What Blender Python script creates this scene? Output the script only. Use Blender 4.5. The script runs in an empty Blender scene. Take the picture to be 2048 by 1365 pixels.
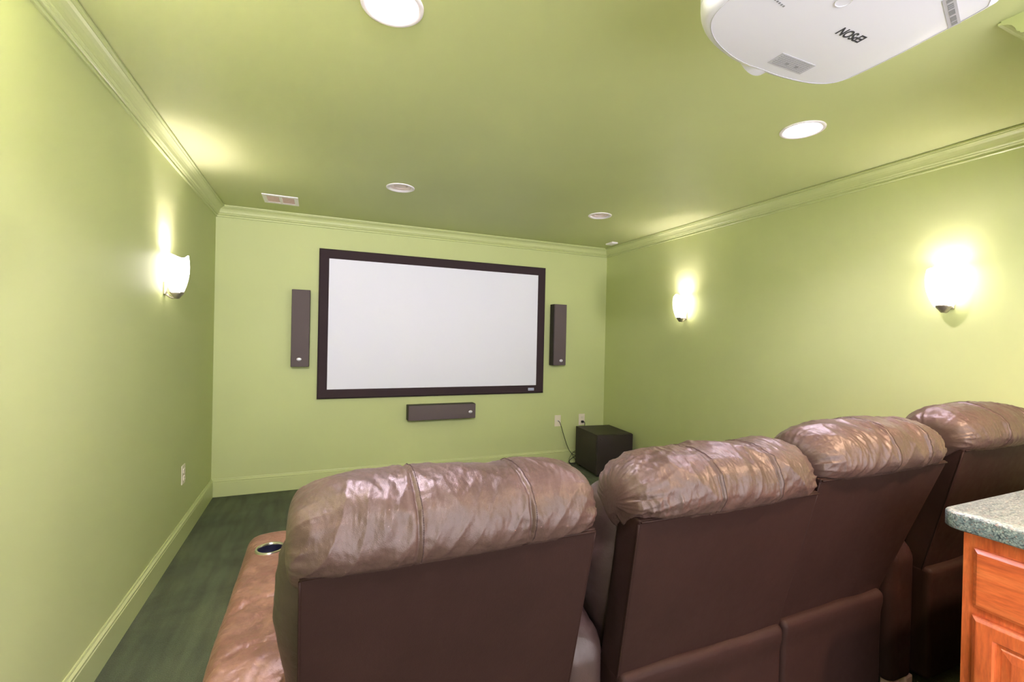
import bpy, bmesh, math, random
from mathutils import Vector, Matrix, noise
random.seed(7)
C = bpy.context.scene.collection
PI = math.pi

# ------------------------------------------------------------------ camera, world, light, exposure
H = 2.44                       # ceiling height
W = 3.880                      # room width (left wall x=0, screen wall y=0, room runs to -y)
YB = -6.2                      # open end behind the camera, back wall left out so world light fills in
yaw, pitch, roll = 0.39982, -0.00505, 0.02166
cam = bpy.data.cameras.new('camera'); co = bpy.data.objects.new('camera', cam); C.objects.link(co)
cam.sensor_width = 36.0; cam.lens = 36.0 * 920.559 / 2048.0; cam.clip_start = 0.02
f = Vector((math.sin(yaw)*math.cos(pitch), math.cos(yaw)*math.cos(pitch), math.sin(pitch)))
rt = Vector((math.cos(yaw), -math.sin(yaw), 0)); up = rt.cross(f)
c_, s_ = math.cos(roll), math.sin(roll)
rt2 = c_*rt + s_*up; up2 = -s_*rt + c_*up
M = Matrix((( rt2.x, up2.x, -f.x, .7983), (rt2.y, up2.y, -f.y, -4.51034), (rt2.z, up2.z, -f.z, 1.38171), (0, 0, 0, 1)))
co.matrix_world = M
bpy.context.scene.camera = co

world = bpy.data.worlds.new('world'); bpy.context.scene.world = world
world.use_nodes = True
world.node_tree.nodes['Background'].inputs[0].default_value = (1.0, .97, 1.12, 1)
world.node_tree.nodes['Background'].inputs[1].default_value = .95
vs = bpy.context.scene.view_settings
vs.view_transform = 'Standard'; vs.look = 'None'; vs.gamma = 1; vs.use_curve_mapping = False
vs.exposure = 2.5
LAMP = (1.0, .86, 1.12)         # lamp colour after the camera's white balance
DOWN_E, SCONCE_E, BULB_W = 165.0, 1.7, 2.6
FILL_SPOT_W = 78.0

# ------------------------------------------------------------------ helpers
def mat(name, col, rough=.5, spec=.5, metal=0, emit=None, estr=0, coat=0):
    m = bpy.data.materials.new(name); m.use_nodes = True
    b = m.node_tree.nodes['Principled BSDF']
    b.inputs['Base Color'].default_value = (*col, 1); b.inputs['Roughness'].default_value = rough
    b.inputs['Specular IOR Level'].default_value = spec; b.inputs['Metallic'].default_value = metal
    b.inputs['Coat Weight'].default_value = coat
    if emit: b.inputs['Emission Color'].default_value = (*emit, 1); b.inputs['Emission Strength'].default_value = estr
    return m
def nd(m, t, **kw):
    n = m.node_tree.nodes.new(t)
    for k, v in kw.items():
        if hasattr(n, k): setattr(n, k, v)
    return n
def lk(m, a, b): m.node_tree.links.new(a, b)
def coords(m, scale=(1, 1, 1), space='Object'):
    tc = nd(m, 'ShaderNodeTexCoord'); mp = nd(m, 'ShaderNodeMapping'); mp.inputs['Scale'].default_value = scale
    lk(m, tc.outputs[space], mp.inputs[0]); return mp.outputs[0]
def ntex(m, vec, scale, detail=3, rough=.5, dist=0):
    n = nd(m, 'ShaderNodeTexNoise'); n.inputs['Scale'].default_value = scale; n.inputs['Detail'].default_value = detail
    n.inputs['Roughness'].default_value = rough; n.inputs['Distortion'].default_value = dist
    lk(m, vec, n.inputs['Vector']); return n.outputs['Fac']
def ramp(m, fac, stops):
    r = nd(m, 'ShaderNodeValToRGB'); e = r.color_ramp.elements
    while len(e) < len(stops): e.new(.5)
    for i, (p, c) in enumerate(stops):
        e[i].position = p; e[i].color = (*c, 1) if len(c) == 3 else c
    lk(m, fac, r.inputs[0]); return r.outputs[0]
def bump(m, fac, strength, dist=.01, prev=None):
    b = nd(m, 'ShaderNodeBump'); b.inputs['Strength'].default_value = strength; b.inputs['Distance'].default_value = dist
    lk(m, fac, b.inputs['Height'])
    if prev: lk(m, prev, b.inputs['Normal'])
    return b.outputs[0]
def bsdf(m): return m.node_tree.nodes['Principled BSDF']
def mixc(m, fac, a, b, mode='MIX'):
    n = nd(m, 'ShaderNodeMix'); n.data_type = 'RGBA'; n.blend_type = mode
    if isinstance(fac, float): n.inputs[0].default_value = fac
    else: lk(m, fac, n.inputs[0])
    for s, v in ((6, a), (7, b)):
        if isinstance(v, tuple): n.inputs[s].default_value = (*v, 1)
        else: lk(m, v, n.inputs[s])
    return n.outputs[2]

def link(name, bm, m, parent=None, smooth=False, autos=None):
    me = bpy.data.meshes.new(name)
    bmesh.ops.recalc_face_normals(bm, faces=bm.faces)
    bm.to_mesh(me); bm.free()
    if smooth or autos is not None:
        for p in me.polygons: p.use_smooth = True
        if autos is not None: me.set_sharp_from_angle(angle=math.radians(autos))
    me.materials.append(m)
    o = bpy.data.objects.new(name, me); C.objects.link(o)
    if parent: o.parent = parent
    return o
def tag(o, label, cat, group=None):
    o['label'] = label; o['category'] = cat
    if group: o['group'] = group
    return o
def struct(o): o['kind'] = 'structure'; return o
def thing(name, label, cat, loc=(0, 0, 0), rz=0, group=None):
    o = bpy.data.objects.new(name, None); C.objects.link(o); o.location = loc; o.rotation_euler = (0, 0, rz)
    o.empty_display_size = .1
    return tag(o, label, cat, group)
def box(bm, lo, hi, bev=0, seg=2):
    vs_ = [bm.verts.new((x, y, z)) for x in (lo[0], hi[0]) for y in (lo[1], hi[1]) for z in (lo[2], hi[2])]
    idx = ((0, 1, 3, 2), (4, 6, 7, 5), (0, 4, 5, 1), (2, 3, 7, 6), (0, 2, 6, 4), (1, 5, 7, 3))
    fs = [bm.faces.new([vs_[i] for i in q]) for q in idx]
    if bev:
        es = list({e for f_ in fs for e in f_.edges})
        bmesh.ops.bevel(bm, geom=es, offset=bev, segments=seg, profile=.5, affect='EDGES')
def rbox(bm, lo, hi, r, n, deform=None):
    """rounded box with n=(nx,ny,nz) cells a side; deform(Vector, normal)->Vector"""
    lo = Vector(lo); hi = Vector(hi); size = hi-lo
    vmap = {}
    def pt(i, j, k):
        key = (i, j, k)
        if key in vmap: return vmap[key]
        # cell spacing gets denser towards the edges so the rounding is smooth
        def g(t, nn, L):
            u = t/nn
            e = min(.5, r/L*1.0)
            # piecewise: a quarter of the cells for each rim
            q = .22
            if u < q: return (u/q)*e
            if u > 1-q: return 1-((1-u)/q)*e
            return e+(u-q)/(1-2*q)*(1-2*e)
        p = Vector((lo.x+size.x*g(i, n[0], size.x), lo.y+size.y*g(j, n[1], size.y), lo.z+size.z*g(k, n[2], size.z)))
        inner = Vector([min(max(p[a], lo[a]+r), hi[a]-r) for a in range(3)])
        d = p-inner
        nn_ = d.normalized() if d.length > 1e-9 else Vector((0, 0, 1))
        # spherify: push to radius r
        m_ = max(abs(d.x), abs(d.y), abs(d.z))
        if d.length > 1e-9: p = inner+nn_*m_
        if deform: p = deform(p, nn_)
        v = bm.verts.new(p); vmap[key] = v; return v
    nx, ny, nz = n
    for k in (0, nz):
        for i in range(nx):
            for j in range(ny): bm.faces.new([pt(i, j, k), pt(i+1, j, k), pt(i+1, j+1, k), pt(i, j+1, k)])
    for j in (0, ny):
        for i in range(nx):
            for k in range(nz): bm.faces.new([pt(i, j, k), pt(i+1, j, k), pt(i+1, j, k+1), pt(i, j, k+1)])
    for i in (0, nx):
        for j in range(ny):
            for k in range(nz): bm.faces.new([pt(i, j, k), pt(i, j+1, k), pt(i, j+1, k+1), pt(i, j, k+1)])
def prism(bm, pts, vec):
    """closed polygon pts extruded by vec"""
    a = [bm.verts.new(p) for p in pts]; b = [bm.verts.new(Vector(p)+Vector(vec)) for p in pts]
    bm.faces.new(a); bm.faces.new(b[::-1]); n = len(pts)
    for i in range(n): bm.faces.new([a[i], a[(i+1) % n], b[(i+1) % n], b[i]])
def loft(bm, A, B, caps=True):
    a = [bm.verts.new(p) for p in A]; b = [bm.verts.new(p) for p in B]; n = len(A)
    for i in range(n): bm.faces.new([a[i], a[(i+1) % n], b[(i+1) % n], b[i]])
    if caps: bm.faces.new(a); bm.faces.new(b[::-1])
def lathe(bm, prof, n=48, c=(0, 0, 0), rim=None):
    """prof list of (r,z); rim(k,theta,r,z)->(r,z)"""
    rings = []
    for k, (r, z) in enumerate(prof):
        if r < 1e-6: rings.append([bm.verts.new((c[0], c[1], c[2]+z))]); continue
        ring = []
        for i in range(n):
            th = 2*PI*i/n; rr, zz = (r, z) if rim is None else rim(k, th, r, z)
            ring.append(bm.verts.new((c[0]+rr*math.cos(th), c[1]+rr*math.sin(th), c[2]+zz)))
        rings.append(ring)
    for a, b in zip(rings, rings[1:]):
        for i in range(n):
            j = (i+1) % n
            if len(a) == 1 and len(b) == 1: continue
            if len(a) == 1: bm.faces.new([a[0], b[i], b[j]])
            elif len(b) == 1: bm.faces.new([a[i], b[0], a[j]])
            else: bm.faces.new([a[i], b[i], b[j], a[j]])
def tube(bm, pts, r, n=8, closed=False):
    pts = [Vector(p) for p in pts]; rings = []; N = len(pts)
    prev = None
    for i, p in enumerate(pts):
        if closed: t = pts[(i+1) % N]-pts[i-1]
        else: t = pts[min(i+1, N-1)]-pts[max(i-1, 0)]
        t.normalize()
        if prev is None:
            ref = Vector((0, 0, 1)) if abs(t.z) < .9 else Vector((1, 0, 0))
            u = t.cross(ref).normalized()
        else:
            u = (prev-t*prev.dot(t)).normalized()
        prev = u; w = t.cross(u)
        rings.append([bm.verts.new(p+(u*math.cos(2*PI*k/n)+w*math.sin(2*PI*k/n))*r) for k in range(n)])
    rng = range(N) if closed else range(N-1)
    for i in rng:
        a, b = rings[i], rings[(i+1) % N]
        for k in range(n): bm.faces.new([a[k], a[(k+1) % n], b[(k+1) % n], b[k]])
    if not closed: bm.faces.new(rings[0][::-1]); bm.faces.new(rings[-1])
def crom(P, per=8, closed=False):
    P = [Vector(p) for p in P]; out = []; N = len(P)
    for i in range(N if closed else N-1):
        g = (lambda k: P[k % N]) if closed else (lambda k: P[min(max(k, 0), N-1)])
        p0, p1, p2, p3 = g(i-1), g(i), g(i+1), g(i+2)
        for s in range(per):
            t = s/per
            out.append(.5*((2*p1)+(p2-p0)*t+(2*p0-5*p1+4*p2-p3)*t*t+(3*p1-p0-3*p2+p3)*t**3))
    if not closed: out.append(P[-1])
    return out
def boolean_apply(o, cutters):
    """subtract temporary meshes from o, bake the result, delete the temporaries"""
    for c in cutters:
        md = o.modifiers.new('b', 'BOOLEAN'); md.operation = 'DIFFERENCE'; md.object = c; md.solver = 'EXACT'
    dg = bpy.context.evaluated_depsgraph_get(); dg.update()
    me = bpy.data.meshes.new_from_object(o.evaluated_get(dg))
    o.modifiers.clear(); old = o.data; nm = old.name; o.data = me; bpy.data.meshes.remove(old); me.name = nm
    for c in cutters:
        cm = c.data; bpy.data.objects.remove(c); bpy.data.meshes.remove(cm)
def text_mesh(name, body, size, m, parent, mtx, extrude=.0006, bold=0, sx=1.0):
    cu = bpy.data.curves.new('txt', 'FONT'); cu.body = body; cu.size = size; cu.extrude = extrude; cu.offset = bold
    cu.align_x = 'CENTER'; cu.align_y = 'CENTER'
    to = bpy.data.objects.new('txt', cu); C.objects.link(to)
    dg = bpy.context.evaluated_depsgraph_get(); dg.update()
    me = bpy.data.meshes.new_from_object(to.evaluated_get(dg)); me.name = name
    bpy.data.objects.remove(to); bpy.data.curves.remove(cu)
    me.transform(mtx @ Matrix.Diagonal((sx, 1, 1, 1)))
    me.materials.clear(); me.materials.append(m)
    o = bpy.data.objects.new(name, me); C.objects.link(o); o.parent = parent
    return o
def sg(x): return 1 if x >= 0 else -1
def nz(x, y, z): return noise.noise(Vector((x, y, z)))
def ridge(x, y, z): return 1-2*abs(nz(x, y, z))**.8

# ------------------------------------------------------------------ materials
def wall_mat(name, col, sheen_rough=.42):
    m = mat(name, col, sheen_rough, .25)
    v = coords(m)
    # old scuffs and patched spots: light specks with their own shape
    sp = ntex(m, v, 9, 2, .5); sp2 = ntex(m, v, 70, 2, .6, 1.5)
    mul = nd(m, 'ShaderNodeMath', operation='MULTIPLY'); lk(m, sp, mul.inputs[0]); lk(m, sp2, mul.inputs[1])
    fac = ramp(m, mul.outputs[0], [(0.50, (0, 0, 0)), (0.56, (.45, .45, .45))])
    blot = ramp(m, ntex(m, v, .9, 2), [(.3, (.95, .95, .95)), (.7, (1.03, 1.03, 1.03))])
    base = mixc(m, 1.0, (*col,), blot, 'MULTIPLY')
    lk(m, mixc(m, fac, base, tuple(min(1, c*1.5+.06) for c in col)), bsdf(m).inputs['Base Color'])
    lk(m, bump(m, ntex(m, v, 260, 2), .05, .002), bsdf(m).inputs['Normal'])
    return m
GREEN = (.530, .578, .262)
m_wall = wall_mat('green_paint', GREEN, .55)
m_ceil = wall_mat('ceiling_green_paint', (.57, .613, .285), .55)
m_trim = mat('green_trim_paint', (.535, .583, .265), .33, .5)
m_white = mat('white_plastic', (.92, .86, .90), .35, .5)
m_ivory = mat('ivory_plastic', (.80, .72, .58), .4, .5)
m_bulb = mat('lamp_lens', (1, 1, 1), .5, .2, emit=LAMP, estr=DOWN_E)
m_bulb_warm = mat('warm_lamp_lens', (1, 1, 1), .5, .2, emit=(1.0, .66, .48), estr=DOWN_E*3.2)
m_shade = mat('frosted_glass_shade', (.95, .93, .9), .4, .5, emit=(1.0, .90, .86), estr=SCONCE_E)
m_brass = mat('antique_nickel', (.42, .38, .30), .35, .5, metal=.8)
m_off = mat('unlit_lamp_glass', (.92, .76, .74), .35, .5)
m_screen = mat('screen_fabric', (.79, .785, .88), .9, .05)
m_velvet = mat('screen_frame_velvet', (.042, .026, .030), .8, .2)
m_blk = mat('black_cabinet', (.026, .019, .017), .5, .25)
m_grille = mat('speaker_grille_cloth', (.125, .096, .098), .85, .25)
m_black = mat('black_rubber', (.012, .012, .012), .5, .4)
m_silver = mat('silver_badge', (.75, .72, .76), .3, .5, metal=.3)
m_ink = mat('dark_grey_ink', (.06, .06, .07), .6, .2)
m_ink2 = mat('pale_grey_ink', (.30, .30, .32), .6, .2)
m_label = mat('pale_grey_label', (.56, .55, .60), .5, .3)
m_glass = mat('window_glass', (1, 1, 1), .05, .5); bsdf(m_glass).inputs['Transmission Weight'].default_value = 1
m_cupin = mat('cup_holder_liner', (.012, .012, .03), .3, .5)
m_foot = mat('pale_wood_foot', (.55, .36, .28), .5, .4)

for mm, sc_, st in ((m_velvet, 900, .4), (m_grille, 700, .5)):
    lk(mm, bump(mm, ntex(mm, coords(mm), sc_, 2), st, .002), bsdf(mm).inputs['Normal'])

def leather(name, col, rough, grain=.35, var=.25, worn=None, crease=.0):
    m = mat(name, col, rough, .55)
    v = coords(m)
    big = ramp(m, ntex(m, v, 6, 4, .6), [(.25, tuple(c*(1-var) for c in col)), (.75, tuple(min(1, c*(1+var)) for c in col))])
    if worn:
        wf = ramp(m, ntex(m, v, 11, 5, .65, .6), [(.50, (0, 0, 0)), (.72, (.8, .8, .8))])
        big = mixc(m, wf, big, worn)
    lk(m, big, bsdf(m).inputs['Base Color'])
    bsdf(m).inputs['Specular Tint'].default_value = (1.0, .96, .86, 1)
    rr = nd(m, 'ShaderNodeMapRange'); rr.inputs['To Min'].default_value = rough-.06; rr.inputs['To Max'].default_value = rough+.12
    lk(m, ntex(m, v, 30, 3), rr.inputs['Value']); lk(m, rr.outputs[0], bsdf(m).inputs['Roughness'])
    vo = nd(m, 'ShaderNodeTexVoronoi'); vo.feature = 'DISTANCE_TO_EDGE'; vo.inputs['Scale'].default_value = 330
    lk(m, v, vo.inputs['Vector'])
    b1 = bump(m, vo.outputs['Distance'], grain, .0012)
    vc = nd(m, 'ShaderNodeTexVoronoi'); vc.feature = 'SMOOTH_F1'; vc.inputs['Scale'].default_value = 34
    nn = nd(m, 'ShaderNodeTexNoise'); nn.inputs['Scale'].default_value = 14; nn.inputs['Detail'].default_value = 3; lk(m, v, nn.inputs['Vector'])
    va = nd(m, 'ShaderNodeMix'); va.data_type = 'VECTOR'; va.inputs[0].default_value = .12; lk(m, v, va.inputs[4]); lk(m, nn.outputs['Color'], va.inputs[5]); lk(m, va.outputs[1], vc.inputs['Vector'])
    b1 = bump(m, vc.outputs['Distance'], crease, .006, b1)
    b2 = bump(m, ntex(m, v, 120, 3), grain*.6, .002, b1)
    lk(m, b2, bsdf(m).inputs['Normal'])
    return m
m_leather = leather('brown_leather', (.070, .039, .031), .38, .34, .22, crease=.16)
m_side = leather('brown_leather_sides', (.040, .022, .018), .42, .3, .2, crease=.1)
m_vinyl_arm_shade = leather('brown_vinyl_back_arm_shade', (.022, .0095, .0075), .55, .18, .10); bsdf(m_vinyl_arm_shade).inputs['Specular IOR Level'].default_value = .15  # vinyl of the backs; also paints shade onto the right-hand leather arms
m_arm = leather('reddish_worn_leather', (.150, .068, .043), .40, .3, .28, worn=(.27, .145, .088), crease=.6)
m_thread = mat('brown_thread', (.05, .028, .025), .7, .3)

# carpet
m_carpet = mat('green_carpet', (.05, .07, .035), .95, .1)
v = coords(m_carpet)
c1 = ramp(m_carpet, ntex(m_carpet, v, 2.2, 4, .6, .8), [(.30, (.058, .074, .030)), (.70, (.115, .138, .060))])
c2 = ramp(m_carpet, ntex(m_carpet, v, 300, 3, .7), [(.30, (.55, .55, .55)), (.72, (1.55, 1.55, 1.45))])
c3 = ramp(m_carpet, ntex(m_carpet, coords(m_carpet, (9, 1.2, 1)), 2, 2), [(.35, (.85, .85, .85)), (.65, (1.18, 1.18, 1.18))])
lk(m_carpet, mixc(m_carpet, 1.0, mixc(m_carpet, 1.0, c1, c2, 'MULTIPLY'), c3, 'MULTIPLY'), bsdf(m_carpet).inputs['Base Color'])
lk(m_carpet, bump(m_carpet, ntex(m_carpet, v, 170, 4, .7), .9, .012), bsdf(m_carpet).inputs['Normal'])
bsdf(m_carpet).inputs['Sheen Weight'].default_value = .1

# cherry wood
def wood(name, axis_scale):
    m = mat(name, (.5, .1, .03), .28, .5, coat=.25)
    vv = coords(m, axis_scale)
    g = ntex(m, vv, 6, 6, .65, .5)
    col = ramp(m, g, [(.25, (.42, .080, .028)), (.5, (.68, .150, .042)), (.75, (.80, .24, .075))])
    fine = ramp(m, ntex(m, vv, 40, 3, .6), [(.3, (.82, .80, .80)), (.7, (1.1, 1.1, 1.1))])
    lk(m, mixc(m, 1.0, col, fine, 'MULTIPLY'), bsdf(m).inputs['Base Color'])
    return m
m_wood_v = wood('cherry_wood_upright', (4, 4, .6))
m_wood_h = wood('cherry_wood_across', (4, .6, 4))

# speckled laminate
m_lam = mat('speckled_laminate', (.2, .25, .24), .30, .6)
v = coords(m_lam)
vo = nd(m_lam, 'ShaderNodeTexVoronoi'); vo.inputs['Scale'].default_value = 300; lk(m_lam, v, vo.inputs['Vector'])
sep = nd(m_lam, 'ShaderNodeSeparateColor'); lk(m_lam, vo.outputs['Color'], sep.inputs[0])
lam = ramp(m_lam, sep.outputs[0], [(.0, (.030, .038, .05)), (.22, (.10, .15, .16)), (.5, (.23, .31, .30)), (.78, (.42, .47, .43)), (.93, (.30, .20, .17))])
m_lam.node_tree.nodes[-1].color_ramp.interpolation = 'CONSTANT'
lk(m_lam, mixc(m_lam, .35, lam, ramp(m_lam, ntex(m_lam, v, 90, 3), [(.35, (.08, .12, .13)), (.65, (.42, .46, .42))])), bsdf(m_lam).inputs['Base Color'])

# ------------------------------------------------------------------ room shell
T = .12
def slab(name, lo, hi, m):
    bm = bmesh.new(); box(bm, lo, hi); return struct(link(name, bm, m))
slab('floor', (-T, YB, -.1), (W+T, T, 0), m_carpet)
slab('wall_left', (-T, YB, 0), (0, T, H+.15), m_wall)
slab('wall_right', (W, YB, 0), (W+T, T, H+.15), m_wall)
slab('wall_front', (0, 0, 0), (W, T, H+.15), m_wall)
# ceiling with real holes for the recessed lamps
LAMPS = [(1.000, -2.990, True), (2.975, -2.968, True), (1.323, -1.168, False), (2.982, -1.196, False),
         (1.0, -4.85, True), (2.75, -4.55, 'warm')]
ceil = slab('ceiling', (-T, YB, H), (W+T, T, H+.15), m_ceil)
cuts = []
for x, y, on in LAMPS:
    bm = bmesh.new(); lathe(bm, [(0, -.05), (.080, -.05), (.080, .11), (0, .11)], 48, (x, y, H)); cuts.append(link('tmp', bm, m_ceil))
boolean_apply(ceil, cuts)

# crown moulding and baseboards, mitred in the corners
CR = [(0, -.0926), (.009, -.0926), (.0125, -.0895), (.0125, -.0850), (.0075, -.0820), (.0075, -.0775), (.0165, -.0745), (.0205, -.0700),
      (.0205, -.0660), (.0255, -.0630), (.0285, -.0580), (.0285, -.0555), (.0320, -.0440), (.0390, -.0310), (.0490, -.0215), (.0590, -.0175), (.0590, -.0135), (.0703, -.0125), (.0703, -.0045), (.0630, -.0045), (.0630, 0), (0, 0)]
BB = [(0, 0), (.0156, 0), (.0156, .118), (.0130, .121), (.0130, .124), (.0150, .127), (.0150, .133), (.0105, .138), (.0070, .1425), (.0070, .1465), (.0045, .1516), (0, .1516)]
def runs(prof, z0, nl, nr, nf, nb=None):
    for nm, fn in ((nl, lambda p, z, e: (p, -p if e == 0 else YB, z0+z)), (nr, lambda p, z, e: (W-p, -p if e == 0 else YB, z0+z)),
                   (nf, lambda p, z, e: (p if e == 0 else W-p, -p, z0+z)), (nb, lambda p, z, e: (p if e == 0 else W-p, YB+p, z0+z))):
        if nm is None: continue
        bm = bmesh.new(); loft(bm, [fn(p, z, 0) for p, z in prof], [fn(p, z, 1) for p, z in prof]); struct(link(nm, bm, m_trim))
runs(CR, H, 'trim_1', 'trim_2', 'trim_3')
runs(BB, 0, 'baseboard_left', 'baseboard_right', 'baseboard_front')
# header over the bar with its own crown, cut off square at the end
slab('wall_bar', (2.90, -4.05, 2.12), (W, -3.808, H), m_wall)
bm = bmesh.new()
loft(bm, [(2.812, -3.808+p*1.04, H+z*.86) for p, z in CR], [(W-.0703, -3.808+p*1.04, H+z*.86) for p, z in CR])
struct(link('trim_5', bm, m_trim))

# ------------------------------------------------------------------ recessed lamps
def downlight(x, y, on, label, grp):
    t = thing('recessed_ceiling_light', label, 'ceiling light', (x, y, H), 0, grp)
    bm = bmesh.new()
    lathe(bm, [(.079, .03), (.079, .0), (.099, .0), (.0985, -.004), (.094, -.006), (.084, -.005), (.078, -.001), (.0765, .004), (.0755, .03)], 64)
    link('trim_ring', bm, m_white, t, autos=50)
    bm = bmesh.new()
    lathe(bm, [(.0755, .028), (.066, .05), (.058, .085), (.056, .085), (.064, .05), (.074, .028)], 64)
    if on:
        link('reflector', bm, m_white, t, smooth=True)
        bm = bmesh.new(); lathe(bm, [(0, .060), (.030, .0605), (.052, .064), (.060, .072), (.060, .078), (0, .078)], 64)
        link('lens', bm, m_bulb if on is True else m_bulb_warm, t, smooth=True)
    else:
        bm.free()
        bm = bmesh.new(); lathe(bm, [(.0755, .006), (.062, .010), (.050, .011), (.048, .007), (.0455, .006), (.044, .012)], 64); link('gimbal_ring', bm, m_off, t, autos=40)
        bm = bmesh.new(); lathe(bm, [(0, .007), (.025, .0078), (.040, .0105), (.0445, .013), (.0445, .02), (0, .02)], 48); link('bulb', bm, m_off, t, smooth=True)
    return t
LL = ['glowing round recessed ceiling light at the top edge, nearest the left wall', 'glowing round recessed ceiling light between the projector and the right crown moulding',
      'unlit round recessed ceiling light beside the air vent', 'unlit round recessed ceiling light near the far right corner']
for i, (x, y, on) in enumerate(LAMPS):
    lab = LL[i] if i < 4 else 'round recessed ceiling light behind the recliners, out of the picture'
    downlight(x, y, on, lab, 'round recessed ceiling lights' if i < 4 else 'recessed lights over the back of the room')

def added_fill_spot(x, y, aim, watts):  # unseen lamp added behind the camera to brighten the screen wall
    t = thing('added_fill_spotlight', 'added fill spotlight on the ceiling aimed at the screen wall, out of the picture', 'ceiling light', (x, y, H))
    bm = bmesh.new(); lathe(bm, [(0, 0), (.05, 0), (.05, -.012), (.010, -.016), (.010, -.07), (0, -.07)], 32); link('canopy', bm, m_white, t, autos=40)
    q = (Vector(aim)-Vector((x, y, H-.12))).to_track_quat('-Z', 'Y').to_matrix().to_4x4()
    bm = bmesh.new(); lathe(bm, [(0, .06), (.03, .055), (.045, .03), (.05, -.03), (.047, -.03), (.042, .02), (0, .03)], 32)
    bmesh.ops.transform(bm, matrix=Matrix.Translation((0, 0, -.12)) @ q, verts=bm.verts); link('lamp_head', bm, m_white, t, autos=40)
    l = bpy.data.lights.new('fill_spot', 'SPOT'); l.energy = watts; l.color = (1, .93, 1.02); l.spot_size = math.radians(68); l.spot_blend = 1; l.shadow_soft_size = .05
    o = bpy.data.objects.new('fill_spot', l); C.objects.link(o); o.parent = t
    o.matrix_local = Matrix.Translation((0, 0, -.12)) @ q @ Matrix.Translation((0, 0, -.035))
added_fill_spot(.55, -5.5, (1.55, 0, 2.05), FILL_SPOT_W)
# ------------------------------------------------------------------ ceiling vents
m_louvre = mat('louvre_reflected_tint', (.80, .58, .50), .4)  # warm reflections on the white louvres, painted into their colour
def vent():
    t = thing('air_vent', 'white rectangular ceiling register with two louvred banks, near the left wall', 'air vent', (.514, -.441, H))
    a, b = .125, .122
    bm = bmesh.new()
    for lo, hi in (((-a, -b, -.006), (-a+.028, b, 0)), ((a-.028, -b, -.006), (a, b, 0)), ((-a+.028, -b, -.006), (a-.028, -b+.034, 0)), ((-a+.028, b-.034, -.006), (a-.028, b, 0)), ((-.010, -b+.034, -.006), (.010, b-.034, 0))): box(bm, lo, hi)
    link('register_frame', bm, m_white, t)
    md = mat('vent_duct', (.34, .20, .14), .6)
    bm = bmesh.new(); box(bm, (-a+.02, -b+.02, -.0015), (a-.02, b-.02, -.0005)); link('duct_backing', bm, md, t)
    for s in (-1, 1):
        for k in range(6):
            bm = bmesh.new(); y = -b+.040+k*.029; x0, x1 = (-a+.028, -.010) if s < 0 else (.010, a-.028)
            prism(bm, [(x0, y, -.0016), (x0, y+.007, -.0055), (x0, y+.0085, -.0055), (x0, y+.0015, -.0016)], (x1-x0, 0, 0))
            link('louvre', bm, m_louvre, t)
vent()
t = thing('ceiling_sensor', 'small flat white box on the ceiling in the far right corner', 'sensor', (3.705, -.339, H))
bm = bmesh.new(); box(bm, (-.038, -.060, -.016), (.038, .060, 0), .004); link('housing', bm, m_white, t)
bm = bmesh.new(); box(bm, (-.030, -.050, -.018), (.030, .050, -.016), .0008); link('cover', bm, m_white, t)

# ------------------------------------------------------------------ sconces
def sconce(x, y, side, label, grp=None, power=1.0):
    """x = wall plane, side=+1 for left wall (room is +x)"""
    t = thing('wall_sconce', label, 'wall lamp', (x, y, 1.60), 0, grp)
    cx = side*.060
    prof = [(.040, .0), (.050, .018), (.062, .045), (.073, .080), (.0795, .115), (.081, .150), (.0785, .180), (.0745, .205)]
    prof2 = [(r-.0035, z) for r, z in prof[::-1]]
    def rim(k, th, r, z):
        w = max(0, (z-.10)/.105); e = 1/math.sqrt((math.cos(th)/.70)**2+math.sin(th)**2); return (r*e, z+w*w*.011*math.cos(3*th+(PI if side < 0 else 0)))
    bm = bmesh.new(); lathe(bm, prof+prof2, 64, (cx, 0, 0), rim); link('glass_shade', bm, m_shade, t, smooth=True)
    bm = bmesh.new(); lathe(bm, [(0, -.034), (.012, -.032), (.022, -.018), (.030, -.008), (.034, .0), (.036, .004), (.033, .006), (0, .006)], 40, (cx, 0, 0)); link('shade_holder', bm, m_brass, t, smooth=True)
    bm = bmesh.new(); box(bm, (min(0, side*.012), -.022, -.012), (max(0, side*.012), .022, .06), .004); link('back_plate', bm, m_brass, t)
    bm = bmesh.new(); tube(bm, crom([(side*.010, 0, -.012), (side*.04, 0, -.028), (cx, 0, -.020)], 6), .007, 10); link('arm', bm, m_brass, t, smooth=True)
    bm = bmesh.new(); lathe(bm, [(0, .006), (.013, .006), (.013, .022), (.018, .032), (.020, .042), (.016, .052), (.008, .058), (0, .059)], 24, (cx, 0, 0)); link('bulb', bm, m_shade, t, smooth=True)
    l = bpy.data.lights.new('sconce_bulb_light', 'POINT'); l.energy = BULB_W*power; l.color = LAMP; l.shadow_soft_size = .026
    o = bpy.data.objects.new('sconce_bulb_light', l); C.objects.link(o); o.location = (cx, 0, .066); o.parent = t
sconce(0, -1.365, 1, 'lit frosted glass sconce on the left wall', None, 1.7)
sconce(W, -1.262, -1, 'smaller lit glass sconce on the right wall, nearer the screen', 'sconces on the right wall', .8)
sconce(W, -3.165, -1, 'large lit glass sconce on the right wall above the recliners', 'sconces on the right wall', .22)
sconce(0, -3.27, 1, 'lit glass sconce on the left wall beside the recliners, out of the picture', None, 30.0)

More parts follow.
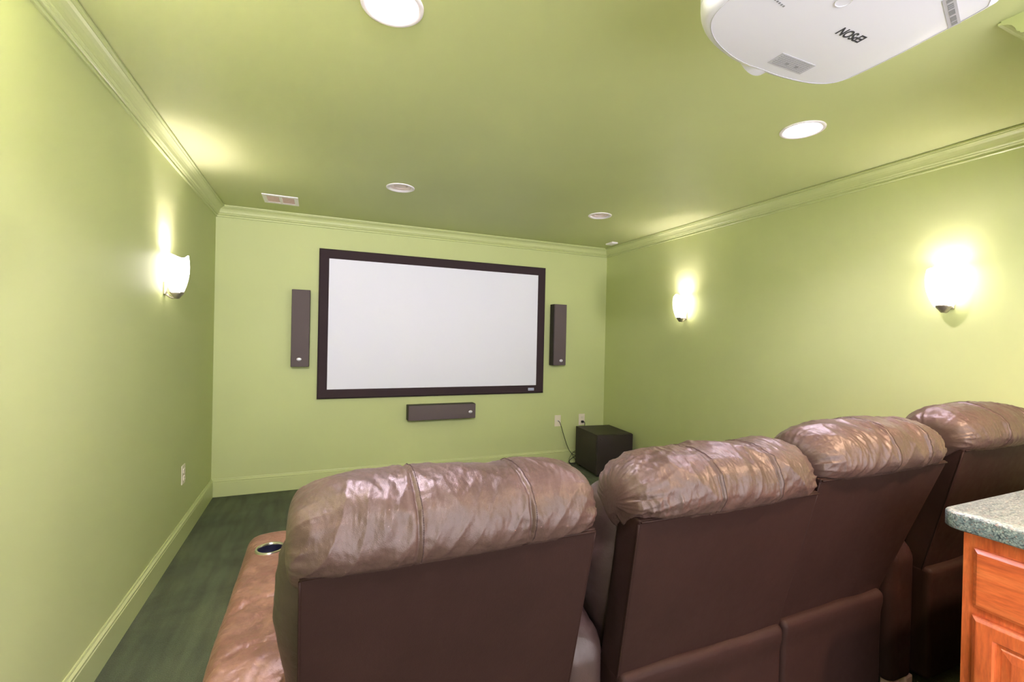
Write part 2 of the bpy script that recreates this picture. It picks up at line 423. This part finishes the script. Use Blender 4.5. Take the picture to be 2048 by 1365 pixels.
# ------------------------------------------------------------------ screen
t = thing('projection_screen', 'large white widescreen projection screen in dark velvet frame on far wall', 'screen', (1.9355, 0, .8))
fx, fz, bw = 1.1355, 1.357, .088
bm = bmesh.new()
prof = [(0, 0), (0, -.030), (.012, -.042), (.066, -.034), (bw, -.022), (bw, 0)]     # inward distance, y
cs = [(-fx, 0, 1, 1), (fx, 0, -1, 1), (fx, fz, -1, -1), (-fx, fz, 1, -1)]
rings = [[bm.verts.new((x+d*sx, y, z+d*sz)) for d, y in prof] for x, z, sx, sz in cs]
for i in range(4):
    a, b = rings[i], rings[(i+1) % 4]
    for k in range(len(prof)-1): bm.faces.new([a[k], a[k+1], b[k+1], b[k]])
link('velvet_frame', bm, m_velvet, t, autos=30)
bm = bmesh.new(); box(bm, (-fx+bw-.01, -.024, bw-.01), (fx-bw+.01, -.008, fz-bw+.01)); link('screen_surface', bm, m_screen, t)
m_badge = mat('pale_blue_badge', (.62, .66, .85), .4)
bm = bmesh.new(); box(bm, (.952, -.0445, .030), (1.018, -.037, .057)); bd = link('maker_badge', bm, m_badge, t)
bm = bmesh.new()
for k in range(6): box(bm, (.957+k*.010, -.0448, .0375), (.963+k*.010, -.0444, .050))
box(bm, (.955, -.0448, .0325), (1.014, -.0444, .0345)); link('badge_lettering', bm, mat('badge_ink', (.25, .27, .45), .5), bd)

# ------------------------------------------------------------------ speakers
def speaker(x0, x1, z0, z1, label, logo, grp):
    t = thing('wall_speaker', label, 'speaker', ((x0+x1)/2, 0, z0), 0, grp)
    w, h, d = (x1-x0)/2, z1-z0, .118
    bm = bmesh.new(); box(bm, (-w, -d+.014, 0), (w, -.012, h), .004); link('cabinet', bm, m_blk, t)
    bm = bmesh.new(); box(bm, (-w+.002, -d-.004, .002), (w-.002, -d+.014, h-.002), .005, 3); link('grille', bm, m_grille, t, autos=40)
    bm = bmesh.new(); box(bm, (-.03, -.012, h*.5-.04), (.03, 0, h*.5+.04)); link('wall_bracket', bm, m_blk, t)
    bm = bmesh.new(); lx, lz = logo[0]-(x0+x1)/2, logo[1]-z0
    prof = [(0, .004), (.012, .0038), (.0165, .002), (.0175, 0)]
    lathe(bm, prof, 32); bmesh.ops.rotate(bm, verts=bm.verts, matrix=Matrix.Rotation(PI/2, 3, 'X'))
    bmesh.ops.scale(bm, vec=(1.15, 1, .85), verts=bm.verts); bmesh.ops.translate(bm, vec=(lx, -d-.004, lz), verts=bm.verts)
    lo = link('logo_badge', bm, m_silver, t, smooth=True)
    bm = bmesh.new()
    tube(bm, [(lx+.010*math.cos(a)*1.1, -d-.0085, lz+.008*math.sin(a)) for a in [PI*.3+i*PI*1.4/10 for i in range(11)]], .0009, 5)
    box(bm, (lx-.003, -d-.0092, lz-.001), (lx+.007, -d-.0080, lz+.001)); link('badge_emblem', bm, m_ink2, lo)
    return t
speaker(.587, .734, 1.096, 1.769, 'tall black speaker hung left of the screen', (.654, 1.163), 'speakers around the screen')
speaker(3.146, 3.296, 1.102, 1.766, 'tall black speaker hung right of the screen', (3.236, 1.154), 'speakers around the screen')
speaker(1.603, 2.275, .577, .723, 'long low black speaker hung under the screen', (2.22, .642), 'speakers around the screen')

# ------------------------------------------------------------------ subwoofer
t = thing('subwoofer', 'black box subwoofer on the carpet in the far right corner', 'subwoofer', (3.400, -.600, 0), math.radians(-6))
bm = bmesh.new(); box(bm, (0, .018, .028), (.41, .50, .430), .003); link('cabinet', bm, m_blk, t)
bm = bmesh.new(); box(bm, (.003, -.004, .030), (.407, .018, .427), .004, 3); link('grille', bm, m_blk, t, autos=40)
for x in (.04, .37):
    for y in (.05, .45):
        bm = bmesh.new(); lathe(bm, [(0, 0), (.016, 0), (.020, .008), (.020, .028), (0, .028)], 20, (x, y, 0)); link('foot', bm, m_black, t, smooth=True)
bm = bmesh.new(); lathe(bm, [(0, .002), (.008, .0015), (.009, 0)], 20); bmesh.ops.rotate(bm, verts=bm.verts, matrix=Matrix.Rotation(PI/2, 3, 'X')); bmesh.ops.translate(bm, vec=(.045, -.004, .385), verts=bm.verts)
link('logo_badge', bm, m_blk, t, smooth=True)

# ------------------------------------------------------------------ wall plates and cords
def plate(loc, rz, label, kind, grp=None):
    t = thing('outlet_plate', label, 'outlet', loc, rz, grp)
    bm = bmesh.new(); box(bm, (-.039, -.006, -.0625), (.039, 0, .0625), .003); link('cover_plate', bm, m_ivory, t)
    if kind == 'duplex':
        for z in (-.024, .024):
            bm = bmesh.new(); box(bm, (-.016, -.0085, z-.015), (.016, -.006, z+.015), .004); s = link('socket', bm, m_ivory, t)
            bm = bmesh.new()
            for x in (-.007, .0055): box(bm, (x, -.0089, z-.002), (x+.0018, -.0084, z+.008))
            box(bm, (-.0015, -.0089, z-.010), (.0025, -.0084, z-.006)); link('slots', bm, m_black, s)
    else:
        bm = bmesh.new(); lathe(bm, [(0, .014), (.005, .014), (.005, .003), (.008, .003), (.008, 0)], 16); bmesh.ops.rotate(bm, verts=bm.verts, matrix=Matrix.Rotation(PI/2, 3, 'X')); bmesh.ops.translate(bm, vec=(0, -.006, 0), verts=bm.verts); link('jack', bm, m_silver, t)
    return t
plate((3.275, 0, .479), 0, 'ivory wall plate with thin dark cord, left of the subwoofer outlet', 'jack', 'wall plates on the screen wall')
plate((3.585, 0, .481), 0, 'ivory power outlet with black plug just above the subwoofer', 'duplex', 'wall plates on the screen wall')
plate((0, -.900, .445), PI/2, 'ivory outlet plate low on the left wall', 'duplex')
def cord(name, pts, r, label):
    bm = bmesh.new(); tube(bm, crom(pts, 10), r, 8); return link(name, bm, m_black, None, smooth=True), label
o, lab = cord('signal_cord', [(3.275, -.016, .479), (3.275, -.035, .477), (3.292, -.045, .44), (3.35, -.05, .27), (3.40, -.055, .155), (3.455, -.06, .10), (3.50, -.08, .10), (3.53, -.09, .12)], .003, '')
tag(o, 'thin black cord drooping from the left wall plate behind the subwoofer', 'cord')
t = thing('power_cord', 'black plug and cord dropping from the outlet behind the subwoofer', 'cord', (3.585, 0, .457))
bm = bmesh.new(); box(bm, (-.013, -.034, -.012), (.013, -.009, .012), .004, 3); link('plug', bm, m_black, t)
bm = bmesh.new(); tube(bm, crom([(.004, -.030, .0), (.018, -.036, -.004), (.022, -.036, -.05), (.018, -.034, -.25), (-.06, -.032, -.36), (-.15, -.034, -.41), (-.18, -.05, -.44), (-.12, -.07, -.450), (-.09, -.06, -.42)], 8), .0032, 8); link('cable', bm, m_black, t, smooth=True)
bm = bmesh.new(); tube(bm, crom([(3.535, -.085, .10), (3.46, -.05, .125), (3.43, -.045, .09), (3.405, -.05, .045), (3.42, -.07, .004), (3.45, -.10, .004), (3.48, -.08, .03), (3.44, -.05, .11), (3.50, -.06, .15)], 10), .0022, 8)
tag(link('loose_cable', bm, m_black, None, smooth=True), 'tangled thin cable looped on the carpet beside the subwoofer', 'cord')

# ------------------------------------------------------------------ projector
t = thing('projector', 'white ceiling-mounted projector hanging upside down at top right', 'projector', (1.855, -3.90, 2.1))
m_proj = mat('projector_white', (.90, .89, 1.0), .28, .5)
half = [(0, .272), (.06, .274), (.12, .270), (.175, .262), (.215, .250), (.243, .232), (.258, .205), (.263, .16), (.262, .08), (.256, 0), (.246, -.10), (.232, -.125), (.18, -.14), (0, -.142)]
plan = crom([(x, y, 0) for x, y in half]+[(-x*1.14, y-.055*(x/.27)**2 if y > .1 else y, 0) for x, y in half[-2:0:-1]], 6, True)
def shell(bm, z_scale):
    rings = []
    for off, z in z_scale:
        rings.append([bm.verts.new((p.x*(1-off/.27), (p.y-.065)*(1-off/.21)+.065, z)) for p in plan])
    n = len(plan)
    for a, b in zip(rings, rings[1:]):
        for i in range(n): bm.faces.new([a[i], a[(i+1) % n], b[(i+1) % n], b[i]])
    bm.faces.new(rings[0]); bm.faces.new(rings[-1][::-1])
bm = bmesh.new(); shell(bm, [(.022, .0), (.014, .0015), (.0085, .005), (.004, .011), (.001, .020), (0, .032), (0, .036)]); link('lower_shell', bm, m_proj, t, autos=40)
bm = bmesh.new(); shell(bm, [(.003, .036), (.003, .038), (0, .0385), (0, .12), (.008, .14), (.03, .152)]); link('upper_shell', bm, m_proj, t, autos=40)
bm = bmesh.new(); q = [(p.x*(1-.020/.27), (p.y-.065)*(1-.020/.21)+.065, -.0004) for p in plan]
tube(bm, q, .0006, 5, True); link('panel_seam', bm, m_label, t)
# lens housing at the front
bm = bmesh.new(); lathe(bm, [(.052, -.03), (.060, -.02), (.062, .0), (.060, .022), (.050, .03), (.046, .026), (.046, -.01), (0, -.012)], 40)
bmesh.ops.rotate(bm, verts=bm.verts, matrix=Matrix.Rotation(-PI/2, 3, 'X')); bmesh.ops.translate(bm, vec=(.005, .262, .062), verts=bm.verts); ln = link('lens_ring', bm, m_proj, t, autos=45)
bm = bmesh.new(); lathe(bm, [(0, .012), (.02, .010), (.036, .004), (.044, -.004)], 40); bmesh.ops.rotate(bm, verts=bm.verts, matrix=Matrix.Rotation(-PI/2, 3, 'X')); bmesh.ops.translate(bm, vec=(.005, .262, .062), verts=bm.verts)
link('lens_glass', bm, mat('lens_coating', (.02, .02, .05), .05, .8), ln, smooth=True)
# underside details (seen from below, text reads from the back)
text_mesh('brand_lettering', 'EPSON', .031, m_ink, t, Matrix.Translation((.066, .072, -.0006)) @ Matrix.Rotation(PI, 4, 'X') @ Matrix.Rotation(PI, 4, 'Z'), .0004, .0006, .88)
bm = bmesh.new(); box(bm, (-.014, .183, -.0010), (.108, .226, -.0002)); lb = link('rating_label', bm, m_label, t)
bm = bmesh.new(); random.seed(3)
for r in range(7):
    x = -.008+(.0 if r % 3 else .004)
    while x < .098:
        w = random.uniform(.003, .009); box(bm, (x, .187+r*.0054, -.0014), (min(x+w, .100), .1885+r*.0054, -.0009)); x += w+.0018
for k in range(2): box(bm, (.030+k*.034, .205, -.0015), (.040+k*.034, .212, -.0009))
link('label_print', bm, m_ink2, lb)
bm = bmesh.new(); prism(bm, [(.120, -.070, -.0002), (.236, -.030, -.0002), (.236, -.052, -.0002), (.120, -.092, -.0002)], (0, 0, -.0006)); l2 = link('caution_label', bm, m_label, t)
bm = bmesh.new()
for k, (a, b) in enumerate(((.128, .138), (.146, .150), (.153, .157), (.160, .164), (.170, .188), (.196, .214), (.218, .230))):
    y = -.081+(a-.12)*.345; prism(bm, [(a, y+.004, -.0008), (b, y+.004+(b-a)*.345, -.0008), (b, y-.006+(b-a)*.345, -.0008), (a, y-.006, -.0008)], (0, 0, -.0005))
link('label_print', bm, m_ink2, l2)
for x, y in ((-.060, .012), (-.235, .03)):
    bm = bmesh.new(); lathe(bm, [(.017, .0), (.017, -.0018), (.0155, -.0018), (.0155, -.0006), (0, -.0006)], 32, (x, y, 0)); link('screw_cover', bm, m_proj, t, autos=40)
bm = bmesh.new()
for k in range(9): box(bm, (-.225+k*.008, .060+k*.0015, -.0010), (-.221+k*.008, .064+k*.0015, -.0003))
box(bm, (-.23, .045, -.0009), (-.17, .047, -.0003)); link('panel_marks', bm, m_ink2, t)
bm = bmesh.new(); box(bm, (-.09, -.03, .152), (.09, .13, .158), .002); box(bm, (-.012, -.03, .152), (.012, -.01, .2)); link('mounting_plate', bm, m_white, t)
bm = bmesh.new(); lathe(bm, [(0, .15), (.02, .15), (.02, .325), (.055, .33), (.055, .34), (0, .34)], 32, (0, .05, 0)); link('mounting_pole', bm, m_white, t, autos=40)

# ------------------------------------------------------------------ recliners
LEAN = .245
def pillow(name, x0, x1, zt, parent, seed, amp, seams, crink=0, pl=6, pr=6, ex=(.008, .008)):
    """overstuffed head roll between x0 and x1, its back lower edge on (y=0, z=zt)"""
    sec = crom([(.000, -.010, 0), (-.022, .008, 0), (-.036, .048, 0), (-.020, .098, 0), (.022, .130, 0), (.085, .144, 0), (.155, .132, 0), (.215, .090, 0),
                (.245, .030, 0), (.240, -.045, 0), (.190, -.095, 0), (.120, -.100, 0), (.060, -.060, 0)], 14, True)
    NV = len(sec); NU = 330; cx, w = (x0-ex[0]+x1+ex[1])/2, (x1-x0+ex[0]+ex[1])/2
    cy, cz = .10, .015
    # arc length
    al = [0]
    for i in range(1, NV): al.append(al[-1]+(sec[i]-sec[i-1]).length)
    nrm = []
    for i in range(NV):
        tt = sec[(i+1) % NV]-sec[i-1]; n_ = Vector((-tt.y, tt.x, 0)); n_.normalize()
        if n_.dot(sec[i]-Vector((cy, cz, 0))) < 0: n_ = -n_
        nrm.append(n_)
    bm = bmesh.new(); rows = []; P = []
    for iu in range(NU+1):
        tt = -math.cos(PI*iu/NU); tt = .4*tt+.6*(2*iu/NU-1)
        x = tt*w; pw = pl if tt < 0 else pr; S = max(0, 1-abs(tt)**pw)**(1/(pw-1.0))
        seamd = min(abs(tt-s) for s in seams)*w if seams else 1
        bulge = 1+.035*math.cos(tt*PI*.5)+.02*math.sin(seed*3+tt*3)
        if seams:
            bulge += .008*math.cos((tt-.02)*PI*3)
        row = []
        for iv in range(NV):
            p = sec[iv]; V = al[iv]; n_ = nrm[iv]
            top = max(0, min(1, (p.y+.02)/.05))     # keep the lower back edge tidy
            y = cy+(p.x-cy)*S*(1+(bulge-1)*top); z = cz+(p.y-cz)*S*(1+(bulge-1)*top*1.6)
            if p.y < .06 and p.x < .05 and abs(tt) < .985:  # back lower edge stays straight to the ends
                k_ = (1-S)*.9*max(0, min(1, (.990-abs(tt))/.03)); z += (p.y-z)*k_; y += (p.x-y)*k_*.6
            # folds
            wx = x+.05*nz(x*4, V*5, seed); wv = V+.05*nz(x*5+9, V*4, seed)
            d = .0050*ridge(wx*7+wv*6.0, wv*2.0, seed)
            d += .0042*ridge(wx*21-wv*9, wv*4.5, seed+4)*(.5+1.2*max(0, nz(x*4, V*4, seed+11)))
            d += .0022*ridge(wx*48+wv*9, wv*11, seed+8)*(.3+1.6*max(0, nz(x*5, V*5, seed+20)))
            d += .0008*nz(x*150, V*110, seed)
            d -= .003
            pk = math.exp(-seamd/.035)
            d += pk*.0030*nz(x*12, V*70, seed+2)
            if crink: d += crink*(.0050*ridge(wx*26+wv*8, wv*15, seed+31)+.0045*ridge(wx*12, wv*30-wx*10, seed+33)-.002)*math.exp(-(tt+1)/.38)
            d += -.0045*math.exp(-(seamd/.0032)**2) + .0012*math.exp(-((seamd-.010)/.005)**2)
            e_ = math.exp(-(1-abs(tt))*w/.05)
            d += e_*.006*ridge(x*10, V*38, seed+6)
            d *= amp*(.15+.85*top)
            row.append((x+cx, y+n_.x*d*min(1, S*1.2), z+zt+n_.y*d*min(1, S*1.2)))
        P.append(row); rows.append([bm.verts.new(q) for q in row])
    for a, b in zip(rows, rows[1:]):
        for i in range(NV): bm.faces.new([a[i], a[(i+1) % NV], b[(i+1) % NV], b[i]])
    bmesh.ops.remove_doubles(bm, verts=bm.verts, dist=1e-6)
    o = link(name, bm, m_leather, parent, smooth=True)
    # visible stitches along each seam
    for s in seams:
        bm = bmesh.new()
        iu = min(range(NU+1), key=lambda k: abs((P[k][0][0]-cx)/w-s-.010/w))
        i = 4
        while i < NV*.62:
            a = Vector(P[iu][i]); b = Vector(P[iu][i+1]); c = Vector(((a.x+b.x)/2, .1, zt+.02)); mid = (a+b)/2
            out = (mid-c).normalized()*.0008
            if (b-a).length > .002: tube(bm, [a+out+(b-a)*.1, a+out+(b-a)*.75], .0009, 5)
            i += 1
        if len(bm.verts): link('stitching', bm, m_thread, o)
        else: bm.free()
    return o

def recliner(x0, x1, xb0, xb1, zt, yb, seed, amp, seams, label, arm_l=None, arm_r=None, inner=0, crink=0, pl=6, pr=6, bl=.012, pex=.016, st=.500):
    cx = (x0+x1)/2; xb0 -= cx; xb1 -= cx; hw = (x1-x0)/2
    t = thing('recliner', label, 'recliner', (cx, yb, 0), 0, 'brown leather theatre recliners')
    zb = .46; lean = LEAN
    def py(z): return (zt-z)*lean
    # back shell: flat panel with boxed sides
    bm = bmesh.new()
    def tr(p, n_):
        k = (zt-p.z)/(zt-zb); k = max(0, min(1, k)); xa = -hw+(xb0+hw)*k; xc = hw+(xb1-hw)*k
        u = (p.x+hw)/(2*hw); x = xa+(xc-xa)*u
        sag = -.004*math.sin(PI*u)*math.sin(PI*min(1, k)) + .0015*nz(x*6, p.z*5, seed)
        return Vector((x, p.y+py(p.z)-sag*0.6, p.z))
    rbox(bm, (-hw, 0, zb-.1), (hw, .085, zt+.002), .006, (40, 10, 34), tr); sh = link('back_panel', bm, m_vinyl_arm_shade, t, smooth=True)
    bm = bmesh.new()
    for s in (-1, 1):
        pts = []
        for k in range(20):
            z = zt-.01-(zt-zb)*k/19; kk = (zt-z)/(zt-zb); xe = (-hw+(xb0+hw)*kk) if s < 0 else (hw+(xb1-hw)*kk)
            pts.append((xe-.001*s, py(z)+.003, z))
        tube(bm, pts, .0030, 6)
    pts = [(-hw+.004+(2*hw-.008)*k/24, -.001, zt-.004+.002*nz(k*.3, seed, 0)) for k in range(25)]
    tube(bm, pts, .0032, 6); link('piping', bm, m_vinyl_arm_shade, sh, smooth=True)
    # padded front of the back with side bolsters
    bm = bmesh.new()
    def tr2(p, n_):
        k = max(0, min(1, (zt-p.z)/(zt-zb)))
        sc = 1+(.030*math.sin(PI*min(1, k*1.05))*(1 if abs(n_.x) > .3 else .3) if p.x*inner <= 0 else -.02)
        u = (p.x/hw); k2 = max(0, (k-.35)/.5); k2 = min(1, k2)
        lim = (xb1-.008 if u > 0 else -(xb0+.008)+(bl-.02 if bl > .03 else 0))/(hw+(.006 if u > 0 else bl)); x = p.x*sc*(1-k2)+p.x*lim*k2; d = .004*amp*(ridge(p.y*9, p.z*13, seed)-.3)+.003*nz(p.x*7, p.z*20, seed)
        q = Vector((x, p.y+py(p.z), p.z)); q += n_*d
        return q
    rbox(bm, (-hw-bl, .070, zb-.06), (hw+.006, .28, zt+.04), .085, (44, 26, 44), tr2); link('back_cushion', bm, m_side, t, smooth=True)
    pillow('head_pillow', -hw, hw, zt, t, seed, amp, seams, crink, pl, pr, (pex if inner != -1 else .001, .008 if inner != 1 else .001))
    # base with the padded skirt at the rear
    bm = bmesh.new()
    def tr3(p, n_):
        q = Vector(p); top = max(0, 1-abs(p.z-st+.03)/.05)
        q.y += -.012*top*(.6+.4*nz(p.x*9, 1, seed)); q.z += (.006*nz(p.x*8, 0, seed)) if p.z > st-.1 else 0
        q.y += .003*nz(p.x*5, p.z*6, seed+3)
        return q
    rbox(bm, (xb0-.002, .100, .05), (xb1+.002, .30, st), .020, (50, 12, 36), tr3); link('rear_skirt', bm, m_vinyl_arm_shade, t, smooth=True)
    bm = bmesh.new(); box(bm, (xb0+.02, .26, .06), (xb1-.02, 1.02, .32), .01); link('base', bm, m_vinyl_arm_shade, t)
    bm = bmesh.new()
    def tr4(p, n_):
        u = 1-(p.x/(hw))**2; q = Vector(p); q.z += .03*max(0, u) if p.z > .4 else 0; q += n_*.004*ridge(p.x*7, p.y*7, seed+1); return q
    rbox(bm, (xb0+.01, .33, .30), (xb1-.01, 1.03, .47), .05, (30, 30, 14), tr4); link('seat_cushion', bm, m_leather, t, smooth=True)
    bm = bmesh.new(); rbox(bm, (xb0+.01, 1.0, .08), (xb1-.01, 1.10, .44), .045, (30, 12, 24), tr4); link('footrest', bm, m_leather, t, smooth=True)
    def arm(a0, a1, z, y0, y1, has_cup, m_):
        a0 -= cx; a1 -= cx; aw = (a1-a0)/2; ac = (a0+a1)/2
        bm = bmesh.new()
        def tra(p, n_):
            q = Vector(p); u = (p.x-ac)/aw
            if p.z > z-.1:
                q.z += .012*(1-u*u)
                w_ = .5+.5*math.sin(0)
                f_ = ridge(p.x*8+nz(p.y*6, p.x*5, seed), p.y*17+2*nz(p.x*7, p.y*3, 2), seed+5)*.0078+ridge(p.x*18, p.y*42+3*nz(p.x*9, p.y*4, 1), seed+7)*.0046
                edge = min(1, abs(u)**2+.35)
                k = 1 if (p.y < .80 or not has_cup) else max(.1, 1-(p.y-.80)/.08)
                q.z += f_*edge*k
                for sy in (.62, .40):
                    sy2 = sy-.06*u*u+.02*u
                    q.z -= .006*math.exp(-((p.y-sy2)/.006)**2)
                    q.z += .003*nz(p.x*60, 1, seed)*math.exp(-(abs(p.y-sy2))/.03)
            # rounded rear end
            back = max(0, (y0+.14-p.y)/.14)
            q.z -= .07*back*back*(p.z/z)
            q.x += .006*nz(p.y*4, p.z*4, seed)*(1 if abs(n_.x) > .4 else 0)
            return q
        rbox(bm, (a0, y0, .05), (a1, y1, z), .045, (44, 150, 30), tra)
        ao = link('arm', bm, m_, t, smooth=True)
        if has_cup:
            hx, hy = has_cup[0]-cx, has_cup[1]-yb
            bm = bmesh.new(); lathe(bm, [(0, -.08), (.0415, -.08), (.0415, .06), (0, .06)], 48, (hx, hy, z)); cc = link('tmp', bm, m_, t)
            boolean_apply(ao, [cc])
            for p_ in ao.data.polygons: p_.use_smooth = True
            ao.data.set_sharp_from_angle(angle=math.radians(50))
            bm = bmesh.new(); lathe(bm, [(.0395, .0), (.0395, .012), (.0415, .0165), (.047, .0165), (.0485, .013), (.0485, .006), (.042, .004), (.0405, -.004)], 56, (hx, hy, z))
            ch = link('cup_holder', bm, mat('brushed_steel_ring', (.60, .58, .50), .25, .5, metal=1), ao, autos=40)
            bm = bmesh.new(); lathe(bm, [(.0395, .010), (.038, -.07), (0, -.072)], 48, (hx, hy, z)); link('cup_well', bm, m_cupin, ao, smooth=True)
        # piping along the upper outer edges
        bm = bmesh.new()
        for s in (-1, 1):
            xe = ac+s*(aw-.004)
            tube(bm, [(xe, y, z-.030-.07*max(0, (y0+.14-y)/.14)**2) for y in [y0+.10+(y1-y0-.16)*k/50 for k in range(51)]], .0035, 6)
        link('piping', bm, m_, ao, smooth=True)
        for px in (a0+.055, a1-.012):
            for py_ in (y0+.035, y1-.06):
                bm = bmesh.new(); box(bm, (px-.024, py_-.024, 0), (px+.024, py_+.024, .052), .006); link('foot', bm, m_foot, t)
    if arm_l: arm(*arm_l)
    if arm_r: arm(*arm_r)
    return t

Y0 = -3.62
recliner(.776, 1.395, .775, 1.395, .950, Y0, 1.3, 1.0, (-.30, .42), 'brown leather recliner at the left end of the row, cup holder in its arm', bl=.042, pex=.026, st=.40,
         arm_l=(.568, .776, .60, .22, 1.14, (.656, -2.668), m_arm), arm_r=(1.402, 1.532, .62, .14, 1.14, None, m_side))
recliner(1.517, 2.166, 1.550, 2.160, .950, Y0, 5.7, 1.35, (-.28, .36), 'brown leather recliner second from left, most crinkled head pillow', inner=1, crink=1, pl=4, pr=5, bl=.022, pex=.014)
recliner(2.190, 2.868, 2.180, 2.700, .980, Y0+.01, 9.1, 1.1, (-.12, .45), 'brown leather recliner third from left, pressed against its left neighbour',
         arm_r=(2.885, 3.040, .62, .16, 1.14, None, m_vinyl_arm_shade), inner=-1, pl=5, pr=5)  # leather arm given the dark vinyl colour to stand for shade
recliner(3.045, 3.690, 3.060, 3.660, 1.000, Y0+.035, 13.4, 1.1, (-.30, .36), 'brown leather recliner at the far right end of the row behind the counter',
         arm_r=(3.680, 3.845, .62, .16, 1.14, None, m_vinyl_arm_shade))  # end arm darkened the same way, shade put into its colour

# ------------------------------------------------------------------ bar counter and cabinets
bm = bmesh.new()
cx0, cx1, cy0, cy1, r = 2.480, W-.002, -4.75, -3.762, .045
pl = [(cx1, cy0), (cx1, cy1)]+[(cx0+r-r*math.sin(a), cy1-r+r*math.cos(a)) for a in [PI/2*k/12 for k in range(13)]]+[(cx0+r-r*math.cos(a), cy0+r-r*math.sin(a)) for a in [PI/2*k/12 for k in range(13)]]
zt_, zb_ = .914, .866
prof = [(.004, zb_), (.0, zb_+.004), (0, zt_-.006), (.002, zt_-.002), (.006, zt_)]
rings = []
ccx, ccy = (cx0+cx1)/2, (cy0+cy1)/2
for d, z in prof:
    rings.append([bm.verts.new((x+(0 if x > cx1-.001 else d if x < ccx else -d), y+(-d if y > ccy else d), z)) for x, y in pl])
n = len(pl)
for a, b in zip(rings, rings[1:]):
    for i in range(n): bm.faces.new([a[i], a[(i+1) % n], b[(i+1) % n], b[i]])
bm.faces.new(rings[0]); bm.faces.new(rings[-1][::-1])
o = link('countertop', bm, m_lam, None, autos=60)
tag(o, 'speckled grey-green laminate countertop with a rounded corner, on cherry cabinet', 'countertop')

def raised(bm, y0, y1, z0, z1, x, th, steps):
    """panel facing -x made of nested rectangles: steps = [(inset, depth)]"""
    rings = []
    for ins, dx in [(0, 0)]+steps:
        rings.append([bm.verts.new((x-dx, a, b)) for a, b in ((y0+ins, z0+ins), (y1-ins, z0+ins), (y1-ins, z1-ins), (y0+ins, z1-ins))])
    for a, b in zip(rings, rings[1:]):
        for i in range(4): bm.faces.new([a[i], a[(i+1) % 4], b[(i+1) % 4], b[i]])
    bm.faces.new(rings[-1])
def cabinet(x0, x1, label, fronts):
    t = thing('base_cabinet', label, 'cabinet', (x0, -4.27, 0))
    bm = bmesh.new(); box(bm, (0, -.46, .09), (x1-x0, .468, .866)); link('body', bm, m_wood_v, t)
    bm = bmesh.new(); box(bm, (.06, -.44, 0), (x1-x0, .45, .09)); link('toe_kick', bm, m_black, t)
    if fronts:
        for a, b in ((.012, .440), (-.450, -.012)):
            bm = bmesh.new(); raised(bm, a, b, .655, .820, 0, .02, [(.0, .013), (.004, .016), (.010, .020), (.016, .0205)]); link('drawer', bm, m_wood_h, t)
            bm = bmesh.new(); raised(bm, a-.001, b+.001, .105, .632, 0, .02, [(.0, .012), (.003, .015), (.011, .020), (.014, .0205), (.046, .0205), (.050, .014), (.052, .010), (.060, .010), (.064, .0125), (.084, .0175)]); link('door', bm, m_wood_v, t)
    return t
cabinet(2.525, 3.15, 'reddish cherry base cabinet with raised-panel drawer and door fronts, under the counter', True)
cabinet(3.152, W-.02, 'plain cherry base cabinet against the right wall, hidden under the counter', False)
